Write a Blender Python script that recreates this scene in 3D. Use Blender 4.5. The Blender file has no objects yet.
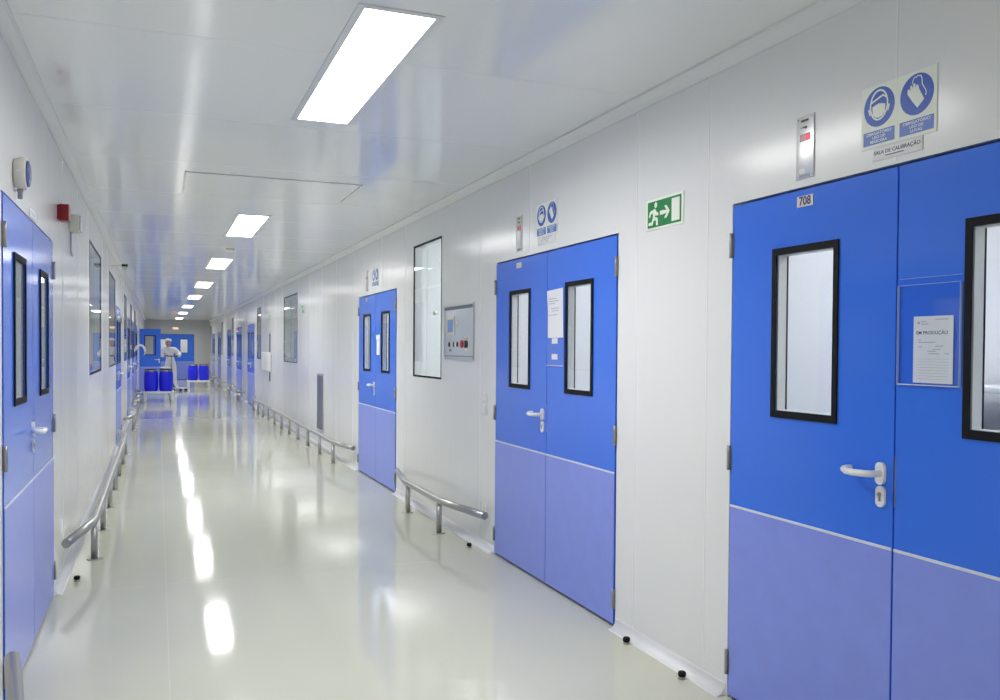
import bpy, bmesh, math, random
from mathutils import Matrix, Vector
random.seed(7)
S = bpy.context.scene
COL = S.collection
PI = math.pi

# ------------------------------------------------------------------ dimensions (metres)
XR, XL = 2.27, -0.58            # the two long walls of the corridor
Y0, Y1 = -5.0, 42.6             # its two ends
H = 2.744                       # ceiling height
EYE = 1.482
RR, RL = 4.7, -3.2              # far sides of the rooms behind the corridor walls
WT = 0.08                       # wall thickness

# ------------------------------------------------------------------ materials
def mat(name, color, rough=0.5, metal=0.0, spec=0.5, emit=None, strength=0.0, noise=0.0, nscale=6.0,
        bump=0.0, bscale=(1, 1, 1), coat=0.0, coat_rough=0.1, rnoise=0.0, rscale=2.0):
    m = bpy.data.materials.new(name); m.use_nodes = True
    nt = m.node_tree; N = nt.nodes; L = nt.links
    b = N['Principled BSDF']
    b.inputs['Base Color'].default_value = (*color, 1)
    b.inputs['Roughness'].default_value = rough
    b.inputs['Metallic'].default_value = metal
    b.inputs['Specular IOR Level'].default_value = spec
    b.inputs['Coat Weight'].default_value = coat
    b.inputs['Coat Roughness'].default_value = coat_rough
    if emit:
        b.inputs['Emission Color'].default_value = (*emit, 1)
        b.inputs['Emission Strength'].default_value = strength
    if noise or bump or rnoise:
        tc = N.new('ShaderNodeTexCoord')
    if noise:
        t = N.new('ShaderNodeTexNoise'); t.inputs['Scale'].default_value = nscale; t.inputs['Detail'].default_value = 5
        L.new(tc.outputs['Object'], t.inputs['Vector'])
        r = N.new('ShaderNodeValToRGB')
        r.color_ramp.elements[0].position = 0.3; r.color_ramp.elements[1].position = 0.7
        r.color_ramp.elements[0].color = (*[c * (1 - noise) for c in color], 1)
        r.color_ramp.elements[1].color = (*[min(1, c * (1 + noise)) for c in color], 1)
        L.new(t.outputs['Fac'], r.inputs['Fac']); L.new(r.outputs['Color'], b.inputs['Base Color'])
    if rnoise:
        t = N.new('ShaderNodeTexNoise'); t.inputs['Scale'].default_value = rscale; t.inputs['Detail'].default_value = 4
        L.new(tc.outputs['Object'], t.inputs['Vector'])
        mr = N.new('ShaderNodeMapRange')
        mr.inputs['To Min'].default_value = max(0.02, rough - rnoise); mr.inputs['To Max'].default_value = rough + rnoise
        L.new(t.outputs['Fac'], mr.inputs['Value']); L.new(mr.outputs['Result'], b.inputs['Roughness'])
    if bump:
        mp = N.new('ShaderNodeMapping'); mp.inputs['Scale'].default_value = bscale
        t = N.new('ShaderNodeTexNoise'); t.inputs['Scale'].default_value = 1.0; t.inputs['Detail'].default_value = 2
        bp = N.new('ShaderNodeBump'); bp.inputs['Strength'].default_value = 1.0; bp.inputs['Distance'].default_value = bump
        L.new(tc.outputs['Object'], mp.inputs['Vector']); L.new(mp.outputs['Vector'], t.inputs['Vector'])
        L.new(t.outputs['Fac'], bp.inputs['Height']); L.new(bp.outputs['Normal'], b.inputs['Normal'])
    return m

def glass_mat(name, tint=(1, 1, 1), ior=1.45, rough=0.0):
    m = bpy.data.materials.new(name); m.use_nodes = True
    nt = m.node_tree; N = nt.nodes; L = nt.links
    N.remove(N['Principled BSDF']); out = N['Material Output']
    tr = N.new('ShaderNodeBsdfTransparent'); tr.inputs['Color'].default_value = (*tint, 1)
    gl = N.new('ShaderNodeBsdfGlossy'); gl.inputs['Roughness'].default_value = rough
    fr = N.new('ShaderNodeFresnel'); fr.inputs['IOR'].default_value = ior
    mx = N.new('ShaderNodeMixShader')
    ge = N.new('ShaderNodeNewGeometry'); su = N.new('ShaderNodeMath'); su.operation = 'SUBTRACT'; su.inputs[0].default_value = 1.0
    mu = N.new('ShaderNodeMath'); mu.operation = 'MULTIPLY'      # the pane reflects at its outer face only
    L.new(ge.outputs['Backfacing'], su.inputs[1]); L.new(fr.outputs['Fac'], mu.inputs[0]); L.new(su.outputs['Value'], mu.inputs[1])
    L.new(mu.outputs['Value'], mx.inputs['Fac']); L.new(tr.outputs['BSDF'], mx.inputs[1]); L.new(gl.outputs['BSDF'], mx.inputs[2])
    L.new(mx.outputs['Shader'], out.inputs['Surface'])
    return m

M = {}
M['wall'] = mat('wall_panel_laminate', (0.82, 0.825, 0.82), 0.19, spec=0.42, bump=0.003, bscale=(3, 3.2, 0.22))
M['wall_joint'] = mat('wall_joint_seal', (0.86, 0.87, 0.87), 0.4)
M['gap'] = mat('black_gap_backing', (0.012, 0.013, 0.018), 0.7)  # black put behind the door gaps to stand for their shade
M['room_wall'] = mat('room_wall_white', (0.78, 0.79, 0.80), 0.5)
M['endwall'] = mat('end_wall_grey', (0.52, 0.52, 0.50), 0.4)
M['ceiling'] = mat('ceiling_panel', (0.89, 0.90, 0.885), 0.12, spec=0.5, bump=0.0012, bscale=(1.2, 0.5, 1))
M['ceil_joint'] = mat('ceiling_joint_seal', (0.84, 0.85, 0.84), 0.3)
M['floor'] = mat('epoxy_floor', (0.60, 0.605, 0.50), 0.08, spec=0.38, noise=0.03, nscale=0.9, rnoise=0.03, rscale=1.3, bump=0.0012, bscale=(2.2, 2.2, 2.2))
M['floor_joint'] = mat('floor_joint', (0.67, 0.675, 0.58), 0.2)
M['cove'] = mat('white_cove', (0.86, 0.87, 0.88), 0.3)
M['trim'] = mat('ceiling_trim_paint', (0.80, 0.81, 0.82), 0.35)
M['blue'] = mat('door_blue_laminate', (0.047, 0.185, 0.84), 0.15, spec=0.5)
M['kick'] = mat('kick_plate_violet_blue', (0.235, 0.305, 0.82), 0.3, noise=0.03, nscale=9)
M['strip'] = mat('pale_strip', (0.72, 0.76, 0.84), 0.4)
M['black'] = mat('black_rubber', (0.010, 0.010, 0.012), 0.6, spec=0.15)
M['liner'] = mat('pale_grey_liner', (0.70, 0.71, 0.71), 0.4)
M['acrylic_edge'] = mat('acrylic_edge', (0.42, 0.53, 0.80), 0.3)
M['pane'] = glass_mat('clear_pane', (0.95, 0.97, 0.98))
M['acrylic'] = glass_mat('clear_acrylic', (0.975, 0.985, 1.0), 1.45, 0.04)
M['handle'] = mat('white_nylon', (0.84, 0.84, 0.84), 0.28)
M['steel'] = mat('brushed_steel', (0.46, 0.46, 0.45), 0.33, metal=1.0)
M['plate'] = mat('polished_plate', (0.70, 0.71, 0.70), 0.3, metal=0.85)
M['plaque'] = mat('plaque_grey', (0.50, 0.50, 0.49), 0.35, metal=0.3)
M['lens'] = mat('sounder_lens', (0.08, 0.12, 0.30), 0.2)
M['hinge'] = mat('hinge_steel', (0.36, 0.36, 0.34), 0.4, metal=0.9)
M['dark'] = mat('dark_plastic', (0.03, 0.03, 0.035), 0.4)
M['lamp'] = mat('lamp_diffuser', (0.9, 0.9, 0.9), 0.5, emit=(1.0, 0.985, 0.97), strength=6.0)
M['roomlamp'] = mat('added_room_light', (0.9, 0.9, 0.9), 0.5, emit=(0.99, 0.99, 1.0), strength=9.0)  # glow of the unseen lamps added to light the rooms
M['frame'] = mat('lamp_frame_white', (0.80, 0.81, 0.80), 0.4)
M['green'] = mat('exit_green', (0.008, 0.24, 0.055), 0.45)
M['signwhite'] = mat('sign_white', (0.88, 0.92, 0.82), 0.45)
M['signblue'] = mat('sign_blue', (0.035, 0.115, 0.52), 0.4)
M['captionblue'] = mat('caption_blue', (0.11, 0.20, 0.58), 0.4)
M['paper'] = mat('paper', (0.82, 0.83, 0.86), 0.7)
M['ink'] = mat('ink_navy', (0.03, 0.035, 0.12), 0.6)
M['greyink'] = mat('ink_grey', (0.38, 0.40, 0.46), 0.6)
M['reddisp'] = mat('red_display', (0.18, 0.004, 0.02), 0.2)
M['redlit'] = mat('red_display_lit', (0.5, 0.01, 0.04), 0.3, emit=(1, 0.02, 0.08), strength=0.9)
M['red'] = mat('alarm_red', (0.26, 0.006, 0.012), 0.35)
M['redbtn'] = mat('button_red', (0.6, 0.02, 0.02), 0.35)
M['yellow'] = mat('button_yellow', (0.75, 0.6, 0.05), 0.4)
M['cream'] = mat('cream_plastic', (0.72, 0.71, 0.63), 0.42)
M['white'] = mat('white_plastic', (0.84, 0.84, 0.83), 0.4)
M['panelsteel'] = mat('control_panel_steel', (0.60, 0.65, 0.73), 0.3, metal=0.1)
M['screen'] = mat('blue_screen', (0.16, 0.26, 0.5), 0.2, emit=(0.2, 0.36, 0.7), strength=0.15)
M['grille'] = mat('grille_grey', (0.14, 0.16, 0.21), 0.3, metal=0.3)
M['drum'] = mat('drum_blue', (0.012, 0.016, 0.82), 0.34)
M['pallet'] = mat('pallet_white', (0.80, 0.82, 0.83), 0.45)
M['coverall'] = mat('coverall_white', (0.92, 0.925, 0.93), 0.8, noise=0.03, nscale=14)
M['skin'] = mat('skin', (0.64, 0.37, 0.27), 0.55)
M['exitlamp'] = mat('exit_lamp_warm', (0.9, 0.75, 0.6), 0.4, emit=(1.0, 0.62, 0.40), strength=0.9)
M['warnred'] = mat('warning_red', (0.62, 0.03, 0.06), 0.4)

# ------------------------------------------------------------------ mesh helpers
class MB:
    """collects shapes with a material slot each; build() links them as one mesh object"""
    def __init__(s):
        s.bm = bmesh.new(); s.mats = []
    def slot(s, m):
        if m not in s.mats: s.mats.append(m)
        return s.mats.index(m)
    def face(s, vs, m, smooth=False):
        try: f = s.bm.faces.new(vs)
        except ValueError: return None
        f.material_index = s.slot(m); f.smooth = smooth
        return f
    def box(s, x0, x1, y0, y1, z0, z1, m, bevel=0.0):
        b = bmesh.new()
        bmesh.ops.create_cube(b, size=1)
        bmesh.ops.scale(b, vec=(x1 - x0, y1 - y0, z1 - z0), verts=b.verts)
        bmesh.ops.translate(b, vec=((x0 + x1) / 2, (y0 + y1) / 2, (z0 + z1) / 2), verts=b.verts)
        if bevel: bmesh.ops.bevel(b, geom=b.edges[:], offset=bevel, segments=2, profile=0.5, affect='EDGES')
        s.add(b, m, bevel > 0); return s
    def add(s, b, m, smooth=False):
        mp = {v: s.bm.verts.new(v.co) for v in b.verts}
        for f in b.faces: s.face([mp[v] for v in f.verts], m, smooth)
        b.free()
    def tube(s, pts, r, m, seg=12, cap=True, radii=None):
        pts = [Vector(p) for p in pts]; rings = []; n = len(pts)
        ref = None
        for i, p in enumerate(pts):
            if i == 0: t = pts[1] - p
            elif i == n - 1: t = p - pts[i - 1]
            else: t = (pts[i + 1] - p).normalized() + (p - pts[i - 1]).normalized()
            t.normalize()
            if ref is None:
                ref = Vector((0, 0, 1)) if abs(t.z) < 0.9 else Vector((1, 0, 0))
            a = (ref - t * ref.dot(t)).normalized(); b = t.cross(a); ref = a
            rr = radii[i] if radii else r
            rings.append([s.bm.verts.new(p + (a * math.cos(2 * PI * k / seg) + b * math.sin(2 * PI * k / seg)) * rr) for k in range(seg)])
        for A, B in zip(rings, rings[1:]):
            for k in range(seg): s.face([A[k], A[(k + 1) % seg], B[(k + 1) % seg], B[k]], m, True)
        if cap: s.face(rings[0][::-1], m); s.face(rings[-1], m)
        return s
    def lathe(s, prof, m, seg=24, axis='z', at=(0, 0, 0)):
        at = Vector(at); rings = []
        for r, h in prof:
            ring = []
            for k in range(seg):
                c, n = math.cos(2 * PI * k / seg) * r, math.sin(2 * PI * k / seg) * r
                ring.append(s.bm.verts.new(at + (Vector((c, n, h)) if axis == 'z' else Vector((h, c, n)) if axis == 'x' else Vector((n, h, c)))))
            rings.append(ring)
        for A, B in zip(rings, rings[1:]):
            for k in range(seg): s.face([A[k], A[(k + 1) % seg], B[(k + 1) % seg], B[k]], m, True)
        s.face(rings[0][::-1], m); s.face(rings[-1], m)
        return s
    def prism(s, poly, z0, z1, m):
        a = [s.bm.verts.new((x, y, z0)) for x, y in poly]; b = [s.bm.verts.new((x, y, z1)) for x, y in poly]
        s.face(b, m); s.face(a[::-1], m); n = len(poly)
        for k in range(n): s.face([a[k], a[(k + 1) % n], b[(k + 1) % n], b[k]], m)
        return s
    def slab(s, us, vs, holes, w0, w1, m, f=lambda u, v, w: (u, v, w)):
        """a plate over the rectangle us x vs with rectangular holes, one connected piece"""
        U = sorted({*us, *[h[0] for h in holes], *[h[1] for h in holes]})
        V = sorted({*vs, *[h[2] for h in holes], *[h[3] for h in holes]})
        def solid(i, j):
            if i < 0 or j < 0 or i >= len(U) - 1 or j >= len(V) - 1: return False
            cu, cv = (U[i] + U[i + 1]) / 2, (V[j] + V[j + 1]) / 2
            return not any(h[0] < cu < h[1] and h[2] < cv < h[3] for h in holes)
        cache = {}
        def vert(i, j, k):
            if (i, j, k) not in cache: cache[i, j, k] = s.bm.verts.new(f(U[i], V[j], (w0, w1)[k]))
            return cache[i, j, k]
        for i in range(len(U) - 1):
            for j in range(len(V) - 1):
                if not solid(i, j): continue
                q = [(i, j), (i + 1, j), (i + 1, j + 1), (i, j + 1)]
                s.face([vert(a, b, 1) for a, b in q], m); s.face([vert(a, b, 0) for a, b in q[::-1]], m)
                for (da, db), (p, r) in (((0, -1), (0, 1)), ((1, 0), (1, 2)), ((0, 1), (2, 3)), ((-1, 0), (3, 0))):
                    if not solid(i + da, j + db):
                        a, b = q[p], q[r]
                        s.face([vert(*a, 0), vert(*b, 0), vert(*b, 1), vert(*a, 1)], m)
        return s
    def build(s, name, parent=None, loc=(0, 0, 0)):
        bmesh.ops.recalc_face_normals(s.bm, faces=s.bm.faces[:])
        me = bpy.data.meshes.new(name); s.bm.to_mesh(me); s.bm.free()
        for m in s.mats: me.materials.append(m)
        o = bpy.data.objects.new(name, me); COL.objects.link(o)
        if parent: o.parent = parent
        o.location = loc
        return o

def tag(o, label=None, cat=None, group=None, kind=None):
    if label: o['label'] = label
    if cat: o['category'] = cat
    if group: o['group'] = group
    if kind: o['kind'] = kind
    return o
def thing(name, label=None, cat=None, group=None, kind=None, mw=None):
    o = bpy.data.objects.new(name, None); COL.objects.link(o); o.empty_display_size = 0.1
    if mw is not None: o.matrix_world = mw
    return tag(o, label, cat, group, kind)
def dup(root, mw, label, kind=None, group=None):
    def cp(o, par):
        c = o.copy(); COL.objects.link(c)
        if par: c.parent = par
        for ch in [x for x in bpy.data.objects if x.parent == o]: cp(ch, c)
        return c
    r = cp(root, None); r.matrix_world = mw; r['label'] = label
    if group: r['group'] = group
    return r

def frame_r(y, z, d=0.0):   # on the right wall: x to the viewer's right, y up, z out of the wall
    return Matrix(((0, 0, -1, XR - d), (-1, 0, 0, y), (0, 1, 0, z), (0, 0, 0, 1)))
def frame_l(y, z, d=0.0):
    return Matrix(((0, 0, 1, XL + d), (1, 0, 0, y), (0, 1, 0, z), (0, 0, 0, 1)))
def frame_e(x, y, z):
    return Matrix(((1, 0, 0, x), (0, 0, -1, y), (0, 1, 0, z), (0, 0, 0, 1)))
def at(x, y, z, rz=0.0):
    return Matrix.Translation((x, y, z)) @ Matrix.Rotation(rz, 4, 'Z')

def text(name, body, size, m, parent, loc, depth=0.0004, sx=1.0, align='CENTER', bold=0.0):
    cu = bpy.data.curves.new(name, 'FONT'); cu.body = body; cu.size = size; cu.align_x = align; cu.align_y = 'CENTER'
    cu.extrude = depth; cu.offset = bold; cu.resolution_u = 3
    t = bpy.data.objects.new('tmp_text', cu); COL.objects.link(t)
    dg = bpy.context.evaluated_depsgraph_get()
    me = bpy.data.meshes.new_from_object(t.evaluated_get(dg)); bpy.data.objects.remove(t); bpy.data.curves.remove(cu)
    me.name = name; me.materials.clear(); me.materials.append(m)
    for v in me.vertices: v.co.x *= sx
    o = bpy.data.objects.new(name, me); COL.objects.link(o); o.parent = parent; o.location = loc
    return o

# ------------------------------------------------------------------ the setting
LW = 0.878; DH = 2.095; GAP = 0.007          # one door leaf
# double doors on the right wall: y of the meeting edge
RD = [2.161, 4.909, 9.475, 23.46, 27.05, 30.9, 35.95, 39.8]
LD = [4.815, 14.80, 19.75, 23.2, 26.9]
RWIN = [(7.085, 7.965), (15.35, 17.08), (21.1, 21.95), (29.08, 29.76), (33.85, 34.75), (41.2, 42.05)]
LWIN = [(8.66, 10.35), (12.05, 13.75), (17.2, 18.55), (21.0, 22.1), (24.5, 25.7)]
WZ0, WZ1 = 1.222, 2.462
def openings(D, W):
    h = [(y - LW - 0.008, y + LW + 0.008, 0, DH + 0.012) for y in D]
    return h + [(a, b, WZ0, WZ1) for a, b in W]

w = MB()
w.slab((Y0, Y1), (0, H), openings(RD, RWIN), XR, XR + WT, M['wall'], lambda u, v, q: (q, u, v))
for y in RD:     # black rebate added to block room light, so the door gaps read dark
    w.slab((y - LW - 0.04, y + LW + 0.04), (0, DH + 0.04), [(y - LW + 0.012, y + LW - 0.012, 0.022, DH - 0.01)], XR + 0.05, XR + WT + 0.004, M['gap'], lambda u, v, q: (q, u, v))
for y in [-2.0, -0.9, 0.2, 2.18, 3.225, 3.84, 5.21, 6.12, 8.25, 9.2, 10.7, 11.8, 12.9, 14.05, 15.2, 17.3, 18.4, 19.5, 20.6, 22.2, 25.0, 28.4, 32.6, 37.5]:
    top = [d for d in RD if d - LW - 0.03 < y < d + LW + 0.03]
    if any(a - 0.02 < y < b + 0.02 for a, b in RWIN): continue
    w.box(XR - 0.0012, XR + 0.001, y - 0.0035, y + 0.0035, (DH + 0.02) if top else 0.05, H - 0.05, M['wall_joint'])
tag(w.build('wall_right'), 'right hand white panel wall of the corridor', 'wall', kind='structure')
w = MB()
w.slab((Y0, Y1), (0, H), openings(LD, LWIN), XL - WT, XL, M['wall'], lambda u, v, q: (q, u, v))
for y in LD:  # black rebate added here too, darkening the gaps
    w.slab((y - LW - 0.04, y + LW + 0.04), (0, DH + 0.04), [(y - LW + 0.012, y + LW - 0.012, 0.022, DH - 0.01)], XL - WT - 0.004, XL - 0.05, M['gap'], lambda u, v, q: (q, u, v))
for y in [3.0, 3.87, 6.3, 7.4, 8.5, 10.6, 11.6, 16.1, 17.0, 18.8, 25.9, 28.3, 29.4]:
    w.box(XL - 0.001, XL + 0.0012, y - 0.0035, y + 0.0035, 0.05, H - 0.05, M['wall_joint'])
tag(w.build('wall_left'), 'left hand white panel wall of the corridor', 'wall', kind='structure')

EDX = 0.68
w = MB(); w.slab((XL - WT, XR + WT), (0, H), [(EDX - LW - 0.008, EDX + LW + 0.008, 0, DH + 0.012)], Y1, Y1 + WT, M['endwall'], lambda u, v, q: (u, q, v))
w.slab((EDX - LW - 0.04, EDX + LW + 0.04), (0, DH + 0.04), [(EDX - LW + 0.012, EDX + LW - 0.012, 0.022, DH - 0.01)], Y1 + 0.05, Y1 + WT + 0.004, M['gap'], lambda u, v, q: (u, q, v))  # black backing added to darken the end door gaps
tag(w.build('wall_end'), 'grey end wall of the corridor', 'wall', kind='structure')
w = MB(); w.box(XL - WT, XR + WT, Y0 - WT, Y0, 0, H, M['endwall']); tag(w.build('wall_rear'), kind='structure')
w = MB(); w.box(RL, RR, Y0 - WT, Y1 + 3.0, -0.1, 0, M['floor']); w.box(0.044, 0.048, Y0, Y1, -0.001, 0.0004, M['floor_joint'])
for y in (5.75, 15.2): w.box(XL + 0.06, XR - 0.06, y - 0.002, y + 0.002, -0.001, 0.0004, M['floor_joint'])
tag(w.build('floor'), 'pale glossy epoxy floor', 'floor', kind='structure')
w = MB(); w.box(RL, RR, Y0 - WT, Y1 + 3.0, H, H + 0.1, M['ceiling'])
y = -4.0
for k in range(34):
    yy = 3.73 + 1.272 * (k - 6)
    if yy < Y1: w.box(XL + 0.07, XR - 0.07, yy - 0.002, yy + 0.002, H - 0.0006, H + 0.001, M['ceil_joint'])
tag(w.build('ceiling'), 'pale grey panel ceiling', 'ceiling', kind='structure')
# rooms behind the walls
w = MB(); w.box(RR, RR + WT, Y0, Y1 + 3, 0, H, M['room_wall']); tag(w.build('wall_far_right'), kind='structure')
w = MB(); w.box(RL - WT, RL, Y0, Y1 + 3, 0, H, M['room_wall']); tag(w.build('wall_far_left'), kind='structure')
w = MB(); w.box(RL, RR, Y1 + 2.8, Y1 + 2.9, 0, H, M['room_wall']); tag(w.build('wall_far_end'), kind='structure')
for i, y in enumerate([0.6, 3.5, 6.5, 8.35, 11.0, 20.0, 28.4, 37.6]):
    w = MB(); w.box(XR + WT + 0.006, RR, y, y + 0.06, 0, H, M['room_wall']); tag(w.build('wall_partition_right_%d' % (i + 1)), kind='structure')
for i, y in enumerate([3.4, 7.4, 11.2, 16.6, 24.0, 33.0]):
    w = MB(); w.box(RL, XL - WT - 0.006, y, y + 0.06, 0, H, M['room_wall']); tag(w.build('wall_partition_left_%d' % (i + 1)), kind='structure')

# ceiling cove trims along both walls
def trim(name, x, sgn, y0, y1, dz=1.0):
    prof = [(0, 0), (0.012, 0.0), (0.030, 0.012), (0.052, 0.030), (0.066, 0.038), (0.066, 0.049), (0, 0.049)]
    prof = [(p, 0.049 - (0.049 - q) * dz) for p, q in prof]
    m = MB()
    a = [m.bm.verts.new((x - sgn * p, y0, H - 0.0495 + q)) for p, q in prof]
    b = [m.bm.verts.new((x - sgn * p, y1, H - 0.0495 + q)) for p, q in prof]
    n = len(prof); m.face(a, M['trim']); m.face(b[::-1], M['trim'])
    for k in range(n): m.face([a[k], a[(k + 1) % n], b[(k + 1) % n], b[k]], M['trim'])
    return tag(m.build(name), kind='structure')
trim('trim_1', XR - 0.0005, 1, Y0, Y1); trim('trim_2', XL + 0.0005, -1, Y0, Y1, 0.4)

# coved skirting between the doors
def skirting(name, x, sgn, y0, y1):
    r = 0.049
    prof = [(0.0005, 0.001), (r, 0.001)] + [(r - r * math.sin(t) + 0.002, r - r * math.cos(t) + 0.002) for t in [k * PI / 2 / 8 for k in range(1, 9)]] + [(0.0005, r + 0.006)]
    m = MB()
    a = [m.bm.verts.new((x - sgn * p, y0, q)) for p, q in prof]; b = [m.bm.verts.new((x - sgn * p, y1, q)) for p, q in prof]
    n = len(prof); m.face(a, M['cove']); m.face(b[::-1], M['cove'])
    for k in range(n): m.face([a[k], a[(k + 1) % n], b[(k + 1) % n], b[k]], M['cove'], 1 < k < n - 2)
    return tag(m.build(name), kind='structure')
def runs(D):
    e = [Y0] + sum([[y - LW - 0.02, y + LW + 0.02] for y in sorted(D)], []) + [Y1 - 0.001]
    return [(e[i], e[i + 1]) for i in range(0, len(e), 2)]
for i, (a, b) in enumerate(runs(RD)): skirting('baseboard_right_%d' % (i + 1), XR, 1, a, b)
for i, (a, b) in enumerate(runs(LD)): skirting('baseboard_left_%d' % (i + 1), XL, -1, a, b)

# ------------------------------------------------------------------ door leaves
HINGES = (0.155, 1.03, 1.93)
def make_leaf(name, handle, hinge_side, wd=LW):
    """local frame: x to the viewer's right, y up, z out of the wall, origin bottom centre"""
    h = wd / 2 - 0.0036
    t = thing(name)
    m = MB(); m.slab((-h, h), (0.016, DH), [(-0.165, 0.165, 1.248, 1.864)], -0.045, 0.004, M['blue']); m.build('leaf_panel', t)
    m = MB(); m.box(-h + 0.001, h - 0.001, 0.018, 0.822, 0.0042, 0.0062, M['kick']); m.build('kick_plate', t)
    m = MB(); m.box(-h + 0.001, h - 0.001, 0.8225, 0.832, 0.0042, 0.0078, M['strip']); m.build('kick_plate_strip', t)
    m = MB(); m.slab((-0.178, 0.178), (1.224, 1.887), [(-0.155, 0.155, 1.252, 1.860)], 0.0045, 0.011, M['black'])
    fr = m.build('window_frame', t)
    m = MB(); m.box(-0.164, 0.164, 1.249, 1.863, -0.004, 0.0, M['pane']); m.build('window_pane', fr)
    m = MB(); m.slab((-0.1645, 0.1645), (1.2485, 1.8635), [(-0.156, 0.156, 1.253, 1.859)], -0.0445, -0.0045, M['liner']); m.build('window_liner', fr)
    m = MB(); m.slab((-0.178, 0.178), (1.224, 1.887), [(-0.155, 0.155, 1.252, 1.860)], -0.052, -0.0455, M['black']); m.build('rear_window_frame', t)
    s = 1 if hinge_side == 'left' else -1
    for z in HINGES:
        m = MB(); m.lathe([(0.0085, z - 0.052), (0.0085, z - 0.018), (0.0085, z - 0.016), (0.0085, z + 0.016), (0.0085, z + 0.018), (0.0085, z + 0.052)], M['hinge'], 10, 'z')
        bmesh.ops.rotate(m.bm, verts=m.bm.verts[:], cent=(0, 0, 0), matrix=Matrix.Rotation(-PI / 2, 3, 'X'))
        bmesh.ops.translate(m.bm, verts=m.bm.verts[:], vec=(-s * (h + 0.006), 0, 0.010))
        m.box(-s * (h + 0.004) - 0.012, -s * (h + 0.004) + 0.012, z - 0.05, z + 0.05, 0.0045, 0.0065, M['hinge'])
        m.build('hinge', t)
    if handle:
        e = s * (h - 0.048)                  # rosette close to the meeting edge, lever towards the hinges
        m = MB()
        m.tube([(e, 1.075, 0.012), (e, 1.075, 0.052), (e - s * 0.012, 1.075, 0.064), (e - s * 0.032, 1.074, 0.064), (e - s * 0.075, 1.072, 0.064),
                (e - s * 0.105, 1.073, 0.061), (e - s * 0.124, 1.076, 0.051), (e - s * 0.128, 1.078, 0.036), (e - s * 0.120, 1.079, 0.020)], 0.0118, M['handle'], 12)
        lv = m.build('lever_handle', t)
        def stadium(cx, cy, hw, hh, z0, z1, mt):
            q = MB(); r = hw
            pts = [(cx + r * math.cos(a), cy + (hh - r) + r * math.sin(a)) for a in [k * PI / 8 for k in range(9)]] + \
                  [(cx - r * math.cos(a), cy - (hh - r) - r * math.sin(a)) for a in [k * PI / 8 for k in range(9)]]
            return q.prism(pts, z0, z1, mt)
        stadium(e, 1.075, 0.019, 0.038, 0.0045, 0.016, M['handle']).build('handle_rosette', lv)
        kp = stadium(e, 0.997, 0.019, 0.036, 0.0045, 0.013, M['handle']).build('key_plate', t)
        q = MB(); q.lathe([(0.0075, 0.0132), (0.0075, 0.0165)], M['hinge'], 14, 'z', (e, 1.004, 0)); q.box(e - 0.004, e + 0.004, 0.982, 1.002, 0.0132, 0.0155, M['hinge']); q.build('lock_cylinder', kp)
    else:
        m = MB(); m.box(-s * -(h - 0.0025) - 0.002, -s * -(h - 0.0025) + 0.002, 0.97, 1.14, -0.02, 0.0055, M['hinge']); m.build('strike_plate', t)
        m = MB(); m.box(s * (h - 0.015), s * (h + 0.03), 0.016, DH, -0.0515, -0.0455, M['gap']); m.build('gap_blocker', t)  # black strip added behind the meeting gap to keep it dark
    return t

CNT = [0]
protoA = protoP = protoAr = protoPr = None
def nn(): CNT[0] += 1; return 'door_%d' % CNT[0]
left_hung = make_leaf('tmp_a', True, 'left'); right_hung = make_leaf('tmp_b', False, 'right')
used = {}
def place_leaf(proto, mw, label):
    if proto.name not in used:
        used[proto.name] = 1; o = proto; o.matrix_world = mw; o['label'] = label; used[id(o)] = 1
    else:
        o = dup(proto, mw, label)
    tag(o, None, 'door', kind='structure'); return o
RT = ['nearest blue double door on the right', 'second blue double door on the right, with sheet in pocket', 'third blue double door on the right, with a loose white sheet',
      'fourth blue double door on the right, past the long rail', 'fifth blue double door on the right, with red strip', 'sixth blue double door on the right', 'seventh blue double door on the right', 'last blue double door on the right, by the end wall']
LT = ['nearest blue double door on the left, under the siren', 'second blue double door on the left', 'third blue double door on the left', 'fourth blue double door on the left', 'last closed blue double door on the left']
doors = []
for y, t in zip(RD, RT):
    doors.append((place_leaf(left_hung, frame_r(y + LW / 2, 0), 'far leaf with lever of the ' + t), place_leaf(right_hung, frame_r(y - LW / 2, 0), 'near leaf of the ' + t)))
for y, t in zip(LD, LT):
    doors.append((place_leaf(left_hung, frame_l(y - LW / 2, 0), 'near leaf with lever of the ' + t), place_leaf(right_hung, frame_l(y + LW / 2, 0), 'far leaf of the ' + t)))
doors.append((place_leaf(left_hung, frame_e(EDX - LW / 2, Y1, 0), 'left leaf of blue double door in the end wall, behind the person'), place_leaf(right_hung, frame_e(EDX + LW / 2, Y1, 0), 'right leaf of blue double door in the end wall')))
odoor = make_leaf('tmp_open', True, 'left', 0.66)
odoor.matrix_world = frame_e(XL + 0.335, 30.9, 0); tag(odoor, 'open blue door leaf standing across the corridor behind the drums', 'door', kind='structure')
k = 1
for a in doors:
    for o in a: o.name = 'door_%d' % k; k += 1
odoor.name = 'door_%d' % k

# room number plaques on the right hand doors (fixed to the far leaves)
def plaque(leaf, body):
    m = MB(); m.box(-0.043, 0.043, 2.030, 2.071, 0.0045, 0.007, M['plaque'])
    p = m.build('number_plaque', leaf)
    text('plaque_number', body, 0.046, M['ink'], p, (0, 2.0505, 0.0072), sx=0.92, bold=0.0012)
plaque(doors[0][0], '708'); 
for i in (1, 2):
    m = MB(); m.box(-0.06, 0.03, 2.035, 2.072, 0.0045, 0.007, M['plaque']); m.build('number_plaque', doors[i][0])

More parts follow.
